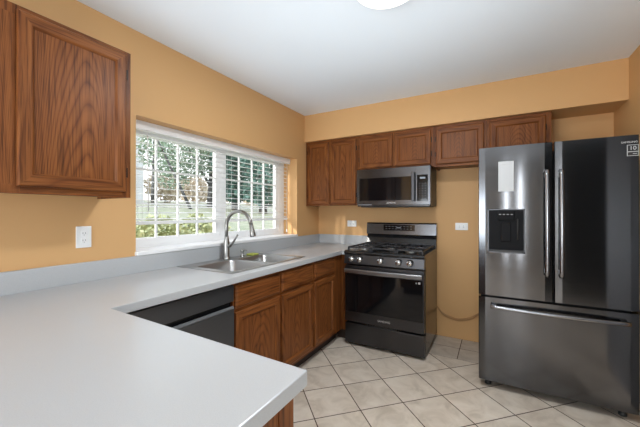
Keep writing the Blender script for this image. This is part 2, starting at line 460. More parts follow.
# ------------------------------------------------------------------ countertop
CT, CTH = .914, .038
PY, PX, PEND = -2.818, 1.583, -3.62
CF = .646
ct = thing('countertop', 'white laminate countertop running under the window and out along the peninsula', 'countertop', (0, PY, CT-CTH))
SX0, SX1, SY0, SY1 = .06, .545, -2.045, -1.235     # cut-out of the sink
def slab(poly, holes, z0, z1, name, parent, m):
    t = bmesh.new()
    ys = sorted({q for p, q in poly} | {h[k] for h in holes for k in (2, 3)}); xs = sorted({p for p, q in poly} | {h[k] for h in holes for k in (0, 1)})
    def inside(x, y):
        c = False; n = len(poly)
        for i in range(n):
            (x1, y1), (x2, y2) = poly[i], poly[(i+1) % n]
            if (y1 > y) != (y2 > y) and x < (x2-x1)*(y-y1)/(y2-y1)+x1: c = not c
        return c and not any(h[0] < x < h[1] and h[2] < y < h[3] for h in holes)
    V = {}
    def vert(x, y, z):
        k = (round(x, 5), round(y, 5), z)
        if k not in V: V[k] = t.verts.new((x, y, z))
        return V[k]
    for i in range(len(xs)-1):
        for j in range(len(ys)-1):
            if inside((xs[i]+xs[i+1])/2, (ys[j]+ys[j+1])/2):
                t.faces.new([vert(xs[i], ys[j], z1), vert(xs[i+1], ys[j], z1), vert(xs[i+1], ys[j+1], z1), vert(xs[i], ys[j+1], z1)])
    r = bmesh.ops.extrude_face_region(t, geom=t.faces[:])
    for v in r['geom']:
        if isinstance(v, bmesh.types.BMVert): v.co.z = z0
    bmesh.ops.dissolve_limit(t, angle_limit=.01, verts=t.verts[:], edges=t.edges[:])
    bmesh.ops.recalc_face_normals(t, faces=t.faces[:])
    ed = [e for e in t.edges if len(e.link_faces) == 2 and e.calc_face_angle(0) > 1]
    bmesh.ops.bevel(t, geom=ed, offset=.003, segments=2, profile=.5, affect='EDGES')
    b = B(); b._add(t); return b.build(name, m, parent)
poly = [(.001, 0), (.001, PEND), (PX, PEND), (PX, PY), (CF, PY), (CF, -.655), (.682, -.655), (.682, 0)]
slab(poly, [(SX0, SX1, SY0, SY1)], CT-CTH, CT, 'worktop', ct, M['counter'])
for v in ct.children[0].data.vertices:          # the peninsula edge runs a touch out of square
    if abs(v.co.y) < .01: v.co.y += .014-.027*(v.co.x-CF)/(PX-CF)
b = B(); b.box(.001, .020, PEND, -.001, CT-.001, 1.021, .003); b.build('backsplash', M['counter'], ct)
b = B(); b.box(.020, .682, -.020, 0, CT-.001, 1.021, .003); b.build('backsplash', M['counter'], ct)

# ------------------------------------------------------------------ cabinets
OAK = [M['oak_v'], M['oak_h']]
DOORP = [(0, 0), (0, .012), (.003, .017), (.008, .020), (.046, .020), (.050, .016), (.056, .009)]
def cab_door(parent, u0, u1, v0, v1, face, h, hinge=None):
    o = B().rings(u0, u1, v0, v1, DOORP, face, h, 0, 1, cap=False).build('door', OAK, parent)
    i = .054
    b = B()
    b.rings(u0+i, u1-i, v0+i, v1-i, [(0, 0), (0, .0095)], face, h)
    b.build('panel', M['oak_px' if face == 'x' else 'oak_py'], o)
    if hinge:
        u = u1+.004 if hinge == '+' else u0-.004
        for v in (v0+.10, v1-.10):
            b = B()
            if face == 'x': b.box(h, h+.012, u-.004, u+.004, v-.025, v+.025, .001)
            else: b.box(u-.004, u+.004, h-.012, h, v-.025, v+.025, .001)
            b.build('hinge', M['hinge'], o)
    return o
def drawer_front(parent, u0, u1, v0, v1, face, h, name='drawer_front'):
    return B().rings(u0, u1, v0, v1, [(0, 0), (0, .010), (.004, .0135), (.014, .018), (.016, .020)], face, h, 1, 1, mi_cap=1).build(name, OAK, parent)
def face_frame(parent, u0, u1, v0, v1, stiles, rails, face, h, th=.019):
    b = B()
    def bx(a0, a1, c0, c1, mi):
        if face == 'x': b.box(h-th, h, a0, a1, c0, c1, mi=mi)
        else: b.box(a0, a1, h, h+th, c0, c1, mi=mi)
    for a0, a1 in stiles: bx(a0, a1, v0, v1, 0)
    ss = sorted(stiles)
    for c0, c1 in rails:
        for k in range(len(ss)-1): bx(ss[k][1], ss[k+1][0], c0, c1, 1)
    return b.build('face_frame', OAK, parent)
def upper_back(label, x0, x1, z0, z1, doors, group=None):
    t = thing('wall_cabinet', label, 'cabinet', ((x0+x1)/2, -.15, z0))
    yf = -.305
    b = B(); w = .016
    b.box(x0, x0+w, yf+.019, -.002, z0, z1); b.box(x1-w, x1, yf+.019, -.002, z0, z1)
    b.box(x0+w, x1-w, yf+.019, -.002, z0+.012, z0+.026, mi=1); b.box(x0+w, x1-w, yf+.019, -.002, z1-.016, z1, mi=1); b.box(x0+w, x1-w, -.012, -.004, z0+.026, z1-.016)
    b.build('case', OAK, t)
    edges = [x0]+[(doors[k][1]+doors[k+1][0])/2 for k in range(len(doors)-1)]+[x1]
    st = [(x0, doors[0][0]+.015)]+[((doors[k][1]+doors[k+1][0])/2-.025, (doors[k][1]+doors[k+1][0])/2+.025) for k in range(len(doors)-1)]+[(doors[-1][1]-.015, x1)]
    face_frame(t, x0, x1, z0, z1, st, [(z0, z0+.035), (z1-.04, z1)], '-y', yf)
    for (a, c, v0, v1, hg) in doors: cab_door(t, a, c, v0, v1, '-y', yf, hg)
    return t
ZT = 2.131
upper_back('tall two-door oak wall cabinet in the back left corner by the window', .003, .668, 1.372, ZT, [(.035, .318, 1.388, 2.103, '-'), (.342, .652, 1.388, 2.103, '+')])
upper_back('short two-door oak wall cabinet directly above the microwave', .670, 1.455, 1.752, ZT, [(.690, 1.058, 1.768, 2.103, '-'), (1.078, 1.436, 1.768, 2.103, '+')])
upper_back('short oak wall cabinet between the microwave and the refrigerator', 1.457, 1.913, 1.735, ZT, [(1.482, 1.892, 1.757, 2.103, '-')])
upper_back('short oak wall cabinet partly hidden behind the refrigerator top', 1.915, 2.385, 1.735, ZT, [(1.937, 2.345, 1.757, 2.103, '+')])

# the near wall cabinet on the left
lc = thing('wall_cabinet', 'large near oak wall cabinet over the counter left of the window', 'cabinet', (0.15, -2.9, 1.372))
y0, y1, z0 = -3.62, -2.538, 1.372
b = B(); w = .016
b.box(.002, .286, y0, y0+w, z0, ZT); b.box(.002, .286, y1-w, y1, z0, ZT)
b.box(.002, .286, y0+w, y1-w, z0+.012, z0+.026, mi=1); b.box(.002, .286, y0+w, y1-w, ZT-.016, ZT, mi=1); b.box(.004, .012, y0+w, y1-w, z0+.026, ZT-.016)
b.build('case', OAK, lc)
face_frame(lc, y0, y1, z0, ZT, [(y0, y0+.04), (-3.17, -2.975), (-2.58, y1)], [(z0, z0+.035), (ZT-.04, ZT)], 'x', .305)
B().box(.3046, .3060, -3.154, -2.990, z0+.036, ZT-.041).build('filler_panel', M['oak_px'], lc)
cab_door(lc, -2.988, -2.566, 1.401, 2.110, 'x', .305, '+')
cab_door(lc, -3.60, -3.156, 1.401, 2.110, 'x', .305)

# base cabinets
def base_run(label, y0, y1, fronts, extra=None):
    t = thing('base_cabinet', label, 'cabinet', (.3, (y0+y1)/2, 0))
    zt = CT-CTH; xf = .605; w = .016
    b = B()
    b.box(.021, xf-.019, y0, y0+w, .10, zt); b.box(.021, xf-.019, y1-w, y1, .10, zt)
    b.box(.021, xf-.019, y0+w, y1-w, .10, .116, mi=1); b.box(.021, .03, y0+w, y1-w, .116, zt)
    b.build('case', OAK, t)
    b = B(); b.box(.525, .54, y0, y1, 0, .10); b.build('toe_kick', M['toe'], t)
    n = len(fronts); st = [(y0, fronts[0][0]+.012)]
    for k in range(n-1):
        c = (fronts[k][1]+fronts[k+1][0])/2; st.append((c-.022, c+.022))
    st.append((fronts[-1][1]-.012, y1))
    face_frame(t, y0, y1, .10, zt, st, [(.10, .135), (.685, .715), (zt-.03, zt)], 'x', xf)
    for a, c in fronts:
        drawer_front(t, a, c, .712, .853, 'x', xf)
        cab_door(t, a, c, .130, .690, 'x', xf)
    return t
base_run('wide oak base cabinet under the sink, right of the dishwasher', -2.106, -1.172, [(-2.094, -1.652), (-1.628, -1.186)])
t = base_run('narrow oak base cabinet between the sink cabinet and the range', -1.170, -.59, [(-1.150, -.775)])
b = B(); b.box(.588, .680, -.588, -.570, .10, CT-CTH); b.box(.588, .606, -.592, -.588, .10, CT-CTH); b.build('corner_filler', M['oak_v'], t)
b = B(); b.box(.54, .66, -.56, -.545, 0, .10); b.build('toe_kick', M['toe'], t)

# peninsula cabinet
pc = thing('peninsula_cabinet', 'oak base cabinet carrying the white peninsula in the foreground', 'cabinet', (1.1, -3.2, 0))
b = B(); b.box(.66, 1.538, -3.50, -2.862, .10, CT-CTH); b.build('case', M['oak_v'], pc)
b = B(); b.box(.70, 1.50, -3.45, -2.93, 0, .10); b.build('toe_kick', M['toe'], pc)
B().box(1.538, 1.550, -3.50, -2.905, .04, CT-CTH, .001).build('end_panel', M['oak_v'], pc)
B().box(1.530, 1.554, -2.905, -2.848, .04, CT-CTH, .002).build('corner_stile', M['oak_v'], pc)

# ------------------------------------------------------------------ dishwasher
dw = thing('dishwasher', 'charcoal built-in dishwasher under the counter left of the sink cabinet', 'dishwasher', (.3, -2.41, 0))
y0, y1 = -2.722, -2.110
B().box(.03, .585, y0+.004, y1-.004, .06, .868).build('tub', M['black_matte'], dw)
b = B()
b.prism([(.585, .115), (.622, .115), (.622, .715), (.616, .722), (.585, .722)], 'y', y0, y1)
b.build('door', M['dw'], dw)
b = B(); b.box(.585, .620, y0, y1, .765, .862, .003); b.build('control_strip', M['dw'], dw)
b = B(); b.box(.585, .592, y0, y1, .722, .765); b.build('handle_pocket', M['black'], dw)
b = B(); b.prism([(.600, .722), (.624, .722), (.626, .727), (.622, .735), (.614, .738), (.606, .730)], 'y', y0+.004, y1-.004); b.build('handle', M['dw_lip'], dw)
B().box(.52, .54, y0, y1, 0.0, .112).build('toe_kick', M['black_matte'], dw)

# ------------------------------------------------------------------ sink
sk = thing('sink', 'double bowl stainless steel drop-in sink below the window', 'sink', (.31, -1.635, CT))
def bowl(x0, x1, y0, y1, zt, depth, r):
    def loop(ins, z, rr, n=6):
        a0, a1, c0, c1 = x0+ins, x1-ins, y0+ins, y1-ins; L = []
        for cx, cy, st in ((a1-rr, c1-rr, 0), (a0+rr, c1-rr, 90), (a0+rr, c0+rr, 180), (a1-rr, c0+rr, 270)):
            for k in range(n+1):
                an = math.radians(st+90*k/n); L.append((cx+rr*math.cos(an), cy+rr*math.sin(an), z))
        return L
    t = bmesh.new()
    Ls = [loop(0, zt, r), loop(.004, zt-.006, r), loop(.012, zt-depth+.03, r*.95), loop(.022, zt-depth+.008, r*.9), loop(.05, zt-depth, r*.7)]
    R = [[t.verts.new(p) for p in L] for L in Ls]; n = len(R[0])
    for i in range(len(R)-1):
        for k in range(n): t.faces.new([R[i][k], R[i][(k+1) % n], R[i+1][(k+1) % n], R[i+1][k]])
    t.faces.new(R[-1])
    outer = Ls[0]
    return t, outer
ZR = CT+.005
bowls = [(.155, .530, -2.018, -1.660), (.155, .530, -1.622, -1.268)]
b = B()
# rim: strips around the two openings with rounded outer lip
rx0, rx1, ry0, ry1 = .034, .562, -2.068, -1.216
def rimface():
    t = bmesh.new()
    bx = bowls
    xs = [rx0, bx[0][0], bx[0][1], rx1]; ys = [ry0, bx[0][2], bx[0][3], bx[1][2], bx[1][3], ry1]
    V = {}
    def v(x, y):
        if (x, y) not in V: V[(x, y)] = t.verts.new((x, y, ZR))
        return V[(x, y)]
    for i in range(3):
        for j in range(5):
            if i == 1 and j in (1, 3): continue
            t.faces.new([v(xs[i], ys[j]), v(xs[i+1], ys[j]), v(xs[i+1], ys[j+1]), v(xs[i], ys[j+1])])
    r = bmesh.ops.extrude_face_region(t, geom=t.faces[:])
    for q in r['geom']:
        if isinstance(q, bmesh.types.BMVert): q.co.z = CT-.0005
    bmesh.ops.recalc_face_normals(t, faces=t.faces[:])
    ed = [e for e in t.edges if len(e.link_faces) == 2 and e.calc_face_angle(0) > 1 and all(w.co.z > CT for w in e.verts)]
    bmesh.ops.bevel(t, geom=ed, offset=.003, segments=2, profile=.5, affect='EDGES')
    return t
b._add(rimface()); b.build('rim', M['steel'], sk)
for x0, x1, ya, yb in bowls:
    t, _ = bowl(x0-.001, x1+.001, ya-.001, yb+.001, ZR-.001, .185, .045)
    bw = B(); bw._add(t, 0, True)
    # corner gussets between the rounded bowl and the square opening
    for cx, cy, s1, s2 in ((x0, ya, 1, 1), (x1, ya, -1, 1), (x1, yb, -1, -1), (x0, yb, 1, -1)):
        r = .046; pts = [(cx-s1*.002, cy-s2*.002)]
        arc = [(cx+s1*(r-r*math.cos(a)), cy+s2*(r-r*math.sin(a))) for a in [math.radians(90*k/6) for k in range(7)]]
        tt = bmesh.new(); vs = [tt.verts.new((p[0], p[1], ZR-.0008)) for p in pts+arc]
        tt.faces.new(vs); bmesh.ops.recalc_face_normals(tt, faces=tt.faces[:])
        if tt.faces[0].normal.z < 0: bmesh.ops.reverse_faces(tt, faces=tt.faces[:])
        bw._add(tt)
    o = bw.build('bowl', M['steel'], sk)
    cx, cy = (x0+x1)/2, (ya+yb)/2
    bb = B(); bb.lathe([(.002, .003), (.03, .003), (.042, .006), (.045, .004), (.045, 0)], (cx, cy, ZR-.186)); bb.build('drain', M['chrome'], o)

# faucet
fc = thing('faucet', 'tall brushed nickel gooseneck pull-down faucet behind the sink', 'faucet', (.09, -1.66, ZR))
FX, FY = .09, -1.66
b = B(); b.lathe([(.028, 0), (.030, .004), (.028, .012), (.025, .016), (.024, .09), (.0235, .13), (.019, .165), (.015, .19)], (FX, FY, ZR)); b.build('base', M['nickel'], fc)
pts = [(FX, FY, 1.10), (FX, FY, 1.16)]
for k in range(0, 15):
    a = math.radians(180-12.2*k); pts.append((FX+.130+.130*math.cos(a), FY, 1.19+.115*math.sin(a)))
b = B(); b.tube(pts, .0145, 14); b.build('spout', M['nickel'], fc)
e = Vector(pts[-1]); dn = Vector((.24, 0, -1)).normalized()
b = B(); b.tube([e, e+dn*.03, e+dn*.055, e+dn*.095, e+dn*.10], [.0145, .016, .019, .0225, .020], 16); b.build('spray_head', M['nickel'], fc)
b = B(); b.tube([(FX+.01, FY, 1.025), (FX+.045, FY, 1.028)], .012, 12)
b.tube([(FX+.040, FY, 1.028), (FX+.062, FY, 1.045), (FX+.098, FY, 1.088), (FX+.122, FY, 1.118)], [.012, .009, .0065, .0075], 10); b.build('lever', M['nickel'], fc)

sp = thing('soap_dispenser', 'small nickel soap dispenser beside the faucet', 'soap dispenser', (.10, -1.49, ZR))
b = B(); b.lathe([(.019, 0), (.019, .006), (.013, .012), (.012, .035), (.0155, .042), (.0155, .060), (.012, .064)], (.10, -1.49, ZR), n=20); b.build('pump', M['nickel'], sp)
b = B(); b.tube([(.10, -1.49, ZR+.055), (.125, -1.485, ZR+.058), (.145, -1.48, ZR+.052)], [.008, .007, .006], 10); b.build('nozzle', M['nickel'], sp)
o = B().box(.075, .150, -1.415, -1.335, ZR, ZR+.016, .005).build('sponge', M['sponge'])
rebase(tag(o, 'flat yellow-green sponge lying on the back rim of the sink', 'sponge'), (.11, -1.375, ZR))

# ------------------------------------------------------------------ outlets
def outlet(label, c, face, horizontal):
    t = thing('wall_outlet', label, 'outlet', c)
    w, h = (.118, .074) if horizontal else (.074, .118)
    def bx(b, u0, u1, v0, v1, d0, d1, bev=0):
        if face == 'x': b.box(c[0]+d0, c[0]+d1, c[1]+u0, c[1]+u1, c[2]+v0, c[2]+v1, bev)
        else: b.box(c[0]+u0, c[0]+u1, c[1]-d1, c[1]-d0, c[2]+v0, c[2]+v1, bev)
    b = B(); bx(b, -w/2, w/2, -h/2, h/2, 0, .006, .0025); b.build('cover_plate', M['plate'], t)
    for s in (-1, 1):
        b = B(); u, v = (s*.0195, 0) if horizontal else (0, s*.0195)
        bx(b, u-.0145, u+.0145, v-.0145, v+.0145, .005, .0085, .002); r = b.build('receptacle', M['plate'], t)
        b = B()
        for q in (-.006, .006):
            if horizontal: bx(b, u-.004, u+.004, v+q-.001, v+q+.001, .0075, .009)
            else: bx(b, u+q-.001, u+q+.001, v-.002, v+.006, .0075, .009)
        bx(b, u-.002, u+.002, v-.010, v-.007, .0075, .009)
        b.build('slots', M['slot'], r)
    return t
outlet('white upright outlet on the left wall under the near oak cabinet', (0, -2.621, 1.160), 'x', False)
outlet('white outlet set sideways on the back wall left of the range', (.467, 0, 1.161), '-y', True)
outlet('white outlet set sideways on the back wall between range and refrigerator', (1.681, 0, 1.152), '-y', True)

# ------------------------------------------------------------------ range
X0, X1 = .688, 1.448
rg = thing('range', 'black stainless gas range with five knobs against the back wall', 'range', ((X0+X1)/2, -.35, 0))
b = B(); b.box(X0, X1, -.640, -.035, .035, .895, .004); b.build('body', M['range_side'], rg)
for x in (X0+.05, X1-.05):
    for y in (-.60, -.08):
        b = B(); b.lathe([(.018, 0), (.018, .008), (.012, .01), (.012, .04)], (x, y, 0), n=14); b.build('foot', M['black_matte'], rg)
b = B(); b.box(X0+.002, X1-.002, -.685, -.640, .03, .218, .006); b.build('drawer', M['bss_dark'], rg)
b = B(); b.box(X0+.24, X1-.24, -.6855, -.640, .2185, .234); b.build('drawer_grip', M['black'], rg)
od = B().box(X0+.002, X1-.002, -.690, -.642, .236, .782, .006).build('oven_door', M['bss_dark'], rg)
b = B(); b.box(X0+.014, X1-.014, -.694, -.688, .335, .700, .002); b.build('oven_window', M['glass_black'], od)
b = B()
hp = [(X0+.018+(X1-X0-.036)*k/16, -.728-.012*math.sin(math.pi*k/16), .735) for k in range(17)]
t = bmesh.new(); L = [[t.verts.new((x, y+dy, z+dz)) for dy, dz in ((-.006, -.019), (-.010, -.012), (-.010, .012), (-.006, .019), (.008, .019), (.008, -.019))] for x, y, z in hp]
for i in range(len(L)-1):
    for k in range(6): t.faces.new([L[i][k], L[i][(k+1) % 6], L[i+1][(k+1) % 6], L[i+1][k]])
t.faces.new(L[0]); t.faces.new(L[-1]); bmesh.ops.recalc_face_normals(t, faces=t.faces[:]); b._add(t)
h = b.build('handle', M['range_bar'], od)
for x in (X0+.055, X1-.055): B().box(x-.014, x+.014, -.730, -.688, .722, .748, .004).build('handle_post', M['bss_dark'], h)
text('brand_lettering', 'SAMSUNG', .026, (1.085, -.6905, .285), M['print_light'], od)
b = B(); b.box(1.395, 1.413, -.6950, -.6935, .668, .686); b.box(1.372, 1.384, -.6950, -.6935, .670, .680); b.build('door_badge', M['print_light'], od)
# control panel (sloping) with knobs
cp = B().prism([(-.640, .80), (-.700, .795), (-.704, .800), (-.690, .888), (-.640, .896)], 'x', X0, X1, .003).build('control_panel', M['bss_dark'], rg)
for i, x in enumerate((.772, .857, 1.060, 1.226, 1.325)):
    kn = B(); c = (x, -.698, .848)
    kn.lathe([(.024, 0), (.031, -.002), (.031, -.008), (.026, -.012), (.0245, -.034), (.021, -.038), (.001, -.038)], c, 'y', 24)
    k = kn.build('knob', M['chrome'], cp)
    b = B(); b.box(x-.005, x+.005, -.748, -.730, .825, .871, .002); b.build('knob_grip', M['nickel'], k)
# cooktop
b = B(); b.prism([(-.700, .892), (-.706, .905), (-.700, .918), (-.675, .924), (-.090, .924), (-.085, .895), (-.64, .89)], 'x', X0-.001, X1+.001, .002); ck = b.build('cooktop', M['black'], rg)
burners = [(X0+.15, -.52, .045), (X0+.15, -.23, .036), ((X0+X1)/2, -.375, .05), (X1-.15, -.52, .05), (X1-.15, -.23, .036)]
for x, y, r in burners:
    b = B(); b.lathe([(r+.012, 0), (r+.012, .006), (r, .012), (r, .016)], (x, y, .923), n=24); q = b.build('burner', M['nickel'], ck)
    b = B(); b.lathe([(r*.85, .016), (r*.85, .022), (r*.7, .025), (.001, .025)], (x, y, .923), n=24); b.build('burner_cap', M['iron'], q)
gw = (X1-X0-.03)/3
for k in range(3):
    a0 = X0+.015+gw*k+.003; a1 = a0+gw-.006; b = B(); zt0, zt1 = .945, .960; y0, y1 = -.655, -.105
    for x in (a0, a1-.014): b.box(x, x+.014, y0, y1, zt0, zt1, .003)
    for y in (y0, y1-.014): b.box(a0, a1, y, y+.014, zt0, zt1, .003)
    cx = (a0+a1)/2
    b.box(a0, a1, (y0+y1)/2-.006, (y0+y1)/2+.006, zt0, zt1, .003)
    for yc in ((-.52, -.23) if k != 1 else (-.375,)):
        for an in range(0, 360, 45 if k == 1 else 90):
            dx, dy = math.cos(math.radians(an)), math.sin(math.radians(an))
            L = .105 if abs(dx) > .5 else .13
            b.tube([(cx+dx*.028, yc+dy*.028, .953), (cx+dx*L, yc+dy*L, .953)], .0055, 8)
    b.box(cx-.006, cx+.006, y0, y0+.12, zt0, zt1, .002); b.box(cx-.006, cx+.006, y1-.12, y1, zt0, zt1, .002)
    for x in (a0+.007, a1-.007):
        for y in (y0+.007, y1-.007): b.box(x-.007, x+.007, y-.007, y+.007, .9235, zt0+.003)
    b.build('grate', M['iron'], ck)
# backguard
bg = B().prism([(-.085, .92), (-.062, 1.012), (-.040, 1.045), (-.068, 1.052), (-.058, 1.168), (-.048, 1.178), (-.012, 1.178), (-.012, .90), (-.085, .90)], 'x', X0-.004, X1-.002).build('backguard', M['black'], rg)
b = B(); b.prism([(-.0700, 1.054), (-.0604, 1.168), (-.0500, 1.180), (-.012, 1.180), (-.012, 1.176), (-.05, 1.176), (-.058, 1.168), (-.0675, 1.054)], 'x', X0-.005, X1-.001); b.build('backguard_fascia', M['bss_mid'], bg)
rotd = Matrix.Rotation(math.radians(-4.8), 3, 'X')
dp = B().box(.883, 1.226, -.0685, -.0655, 1.094, 1.160, rot=rotd).build('display_panel', M['glass_black'], bg)
for i in range(8):
    x = .905+.036*i+(.02 if i > 3 else 0)
    B().box(x, x+.020, -.0683, -.0668, 1.138, 1.142, rot=rotd).build('key_print', M['print_dim'], dp)
    B().box(x+.004, x+.018, -.0703, -.0688, 1.112, 1.116, rot=rotd).build('key_print', M['print_dim'], dp)
B().box(1.03, 1.075, -.0692, -.0677, 1.122, 1.134, rot=rotd).build('clock_print', M['print_dim'], dp)

# ------------------------------------------------------------------ microwave
mx0, mx1, my, mz0, mz1 = .684, 1.443, -.372, 1.350, 1.749
mw = thing('microwave', 'black stainless over-the-range microwave mounted under the oak cabinets', 'microwave', ((mx0+mx1)/2, -.19, mz0))
b = B(); b.box(mx0+.004, mx1-.004, my+.03, -.004, mz0+.01, mz1, .003); b.build('body', M['body_grey'], mw)
fd = B().box(mx0, mx1, my, my+.030, mz0+.02, mz1, .004).build('front_panel', M['bss_mid'], mw)
b = B(); b.box(mx0+.030, 1.262, my-.003, my+.006, 1.418, 1.655, .002); b.build('door_window', M['glass_black'], fd)
b = B(); b.box(1.316, 1.418, my-.003, my+.006, 1.405, 1.662, .002); kp = b.build('control_panel', M['glass_black'], fd)
b = B(); b.box(1.345, 1.395, my-.0042, my-.002, 1.622, 1.640); b.build('display', M['display'], kp)
b = B()
for i in range(3):
    for j in range(7): b.box(1.334+.028*i, 1.346+.028*i, my-.0040, my-.002, 1.43+.024*j, 1.436+.024*j)
b.build('keypad', M['print_faint'], kp)
b = B()
b.prism([(1.268, 1.405), (1.300, 1.405), (1.300, 1.690), (1.268, 1.690)], 'y', my-.036, my-.020, .005)
for z in (1.43, 1.665): b.box(1.274, 1.294, my-.022, my+.002, z-.014, z+.014, .002)
b.build('handle', M['bss_dark'], fd)
text('brand_lettering', 'SAMSUNG', .020, (1.060, my-.0004, 1.393), M['print_light'], fd)
b = B(); b.box(mx0+.03, mx1-.03, my+.045, -.02, mz0, mz0+.012, .002)
b.build('underside_vent', M['black_matte'], mw)
b = B(); b.box(mx0+.01, mx1-.01, my+.006, my+.03, mz0+.006, mz0+.022, .002); b.build('bottom_trim', M['black'], mw)
b = B(); b.box(mx0+.02, mx0+.17, my-.0008, my+.002, 1.372, 1.381); b.build('small_print', M['print_dim'], fd)

# ------------------------------------------------------------------ refrigerator
FX0, FX1, FYF = 1.871, 2.748, -.868
FC = 2.323
rf = thing('refrigerator', 'black stainless french door refrigerator with bottom freezer drawer', 'refrigerator', (FC, -.45, 0))
b = B(); b.box(FX0+.012, FX1-.012, -.775, -.06, .03, 1.725, .004); b.build('body', M['body_grey'], rf)
b = B(); b.box(FX0+.03, FX1-.03, -.79, -.775, .05, 1.70); b.build('gasket', M['black_matte'], rf)
def fridge_door(x0, x1):
    n = 10; prof = []
    z0, z1 = .688, 1.772
    pts = []
    for k in range(n+1):
        s = k/n; x = x0+(x1-x0)*s
        gl = (x-FC)/(FX1-FX0)*2
        pts.append((x, FYF+.004*gl*gl-.004))
    poly = [(x0+.004, -.79)]+[(x0, -.80)]+[(x0, pts[0][1]+.012), (x0+.004, pts[0][1]+.003)]+pts[1:-1]+[(x1-.004, pts[-1][1]+.003), (x1, pts[-1][1]+.012), (x1, -.80), (x1-.004, -.79)]
    return poly, z0, z1
for side, (a, c) in enumerate(((FX0, FC-.004), (FC+.004, FX1))):
    poly, z0, z1 = fridge_door(a, c)
    d = B().prism(poly, 'z', z0, z1).build('door', M['bss'], rf)
    xh = FC-.040 if side == 0 else FC+.038
    zs = [.862+.72*k/20 for k in range(21)]
    b = B(); b.tube([(xh, FYF-.040-.016*math.sin(math.pi*k/20), z) for k, z in enumerate(zs)], .0135, 12)
    h = b.build('handle', M['handle'], d)
    for z in (.895, 1.55): B().box(xh-.010, xh+.010, FYF-.044, FYF+.004, z-.016, z+.016, .003).build('handle_post', M['bss_dark'], h)
    if side == 0:
        yd = FYF+.001
        # dispenser
        dx0, dx1, dz0, dz1 = 1.931, 2.162, 1.004, 1.320
        b = B(); f = .008; yo = yd-.010
        b.box(dx0, dx1, yo, yd+.004, dz0, dz0+f); b.box(dx0, dx1, yo, yd+.004, dz1-f, dz1)
        b.box(dx0, dx0+f, yo, yd+.004, dz0, dz1); b.box(dx1-f, dx1, yo, yd+.004, dz0, dz1)
        ds = b.build('dispenser_frame', M['bss_dark'], d)
        b = B(); b.box(dx0+f, dx1-f, yd-.0065, yd-.001, dz0+f, dz1-f); b.build('dispenser_recess', M['black_dull'], ds)
        b = B(); b.box(1.995, 2.10, yd-.018, yd-.006, 1.240, 1.305, .006); 
        b.build('dispenser_nozzle', M['black_dull'], ds)
        b = B(); b.box(2.015, 2.078, yd-.012, yd-.006, 1.085, 1.225, .005); b.build('dispenser_paddle', M['black_dull'], ds)
        b = B()
        for i in range(4): b.box(2.003+.024*i, 2.017+.024*i, yd-.0188, yd-.017, 1.278, 1.284)
        b.build('dispenser_buttons', M['print_dim'], ds)
        b = B(); b.box(dx0+f, dx1-f, yd-.016, yd-.006, dz0+f, dz0+f+.014, .003); b.build('drip_tray', M['black_matte'], ds)
        b = B(); b.tube([(2.118, yd-.010, 1.10), (2.118, yd-.010, 1.25)], .004, 8); b.build('dispenser_tube', M['body_grey'], ds)
    else:
        yr_ = FYF+.0008
        text('brand_lettering', 'SAMSUNG', .0165, (2.700, yr_-.003, 1.7285), M['print_light'], d, sx=1.0)
        st = B()
        st.box(2.689, 2.742, yr_-.0035, yr_+.006, 1.643, 1.712); s = st.build('warranty_sticker', M['print_light'], d)
        b = B(); b.box(2.692, 2.739, yr_-.0045, yr_-.003, 1.671, 1.709); b.box(2.692, 2.739, yr_-.0045, yr_-.003, 1.646, 1.667); b.build('sticker_field', M['black_matte'], s)
        text('sticker_number', '10', .033, (2.7155, yr_-.0048, 1.690), M['print_light'], s)
        b = B(); b.box(2.715, 2.735, yr_-.005, yr_-.0042, 1.655, 1.658); b.build('sticker_print', M['print_light'], s)
    for x in ((a+.03,) if side == 0 else (c-.03,)):
        b = B(); b.box(x-.025, x+.045 if side == 0 else x+.025, -.80, -.70, 1.724, 1.752, .004); b.build('hinge_cover', M['black_matte'], rf)
# freezer drawer
def drawer_poly():
    n = 20; pts = []
    for k in range(n+1):
        x = FX0+(FX1-FX0)*k/n; gl = (x-FC)/(FX1-FX0)*2; pts.append((x, FYF+.004*gl*gl-.004))
    return [(FX0+.004, -.79), (FX0, -.80), (FX0, pts[0][1]+.012), (FX0+.004, pts[0][1]+.003)]+pts[1:-1]+[(FX1-.004, pts[-1][1]+.003), (FX1, pts[-1][1]+.012), (FX1, -.80), (FX1-.004, -.79)]
d = B().prism(drawer_poly(), 'z', .058, .672).build('freezer_drawer', M['bss'], rf)
hp = [(1.950+.746*k/24, FYF-.034-.028*math.sin(math.pi*k/24), .614) for k in range(25)]
b = B(); b.tube(hp, .0135, 12); h = b.build('handle', M['handle'], d)
for x in (1.972, 2.674): B().box(x-.016, x+.016, FYF-.038, FYF+.006, .604, .624, .003).build('handle_post', M['bss_dark'], h)
B().box(FX0+.03, FX1-.03, -.76, -.70, .012, .055).build('kick_grille', M['black_matte'], rf)
for x in (FX0+.06, FX1-.06):
    for y in (-.79, -.12):
        b = B(); b.lathe([(.022, 0), (.022, .015), (.016, .02), (.016, .05)], (x, y, 0), n=16); b.build('foot', M['black_matte'], rf)
o = B().box(2.000, 2.095, FYF-.0038, FYF-.0020, 1.447, 1.663).build('paper_note', M['paper'])
rebase(o, (2.0475, FYF-.002, 1.447)); tag(o, 'white paper sheet stuck on the left refrigerator door above the dispenser', 'paper note')
for a, c, e0, e1 in ((2.02, 2.045, 1.638, 1.642), (2.065, 2.085, 1.458, 1.461)): B().box(a, c, FYF-.0042, FYF-.0034, e0, e1).build('print_line', M['paper_line'], o)

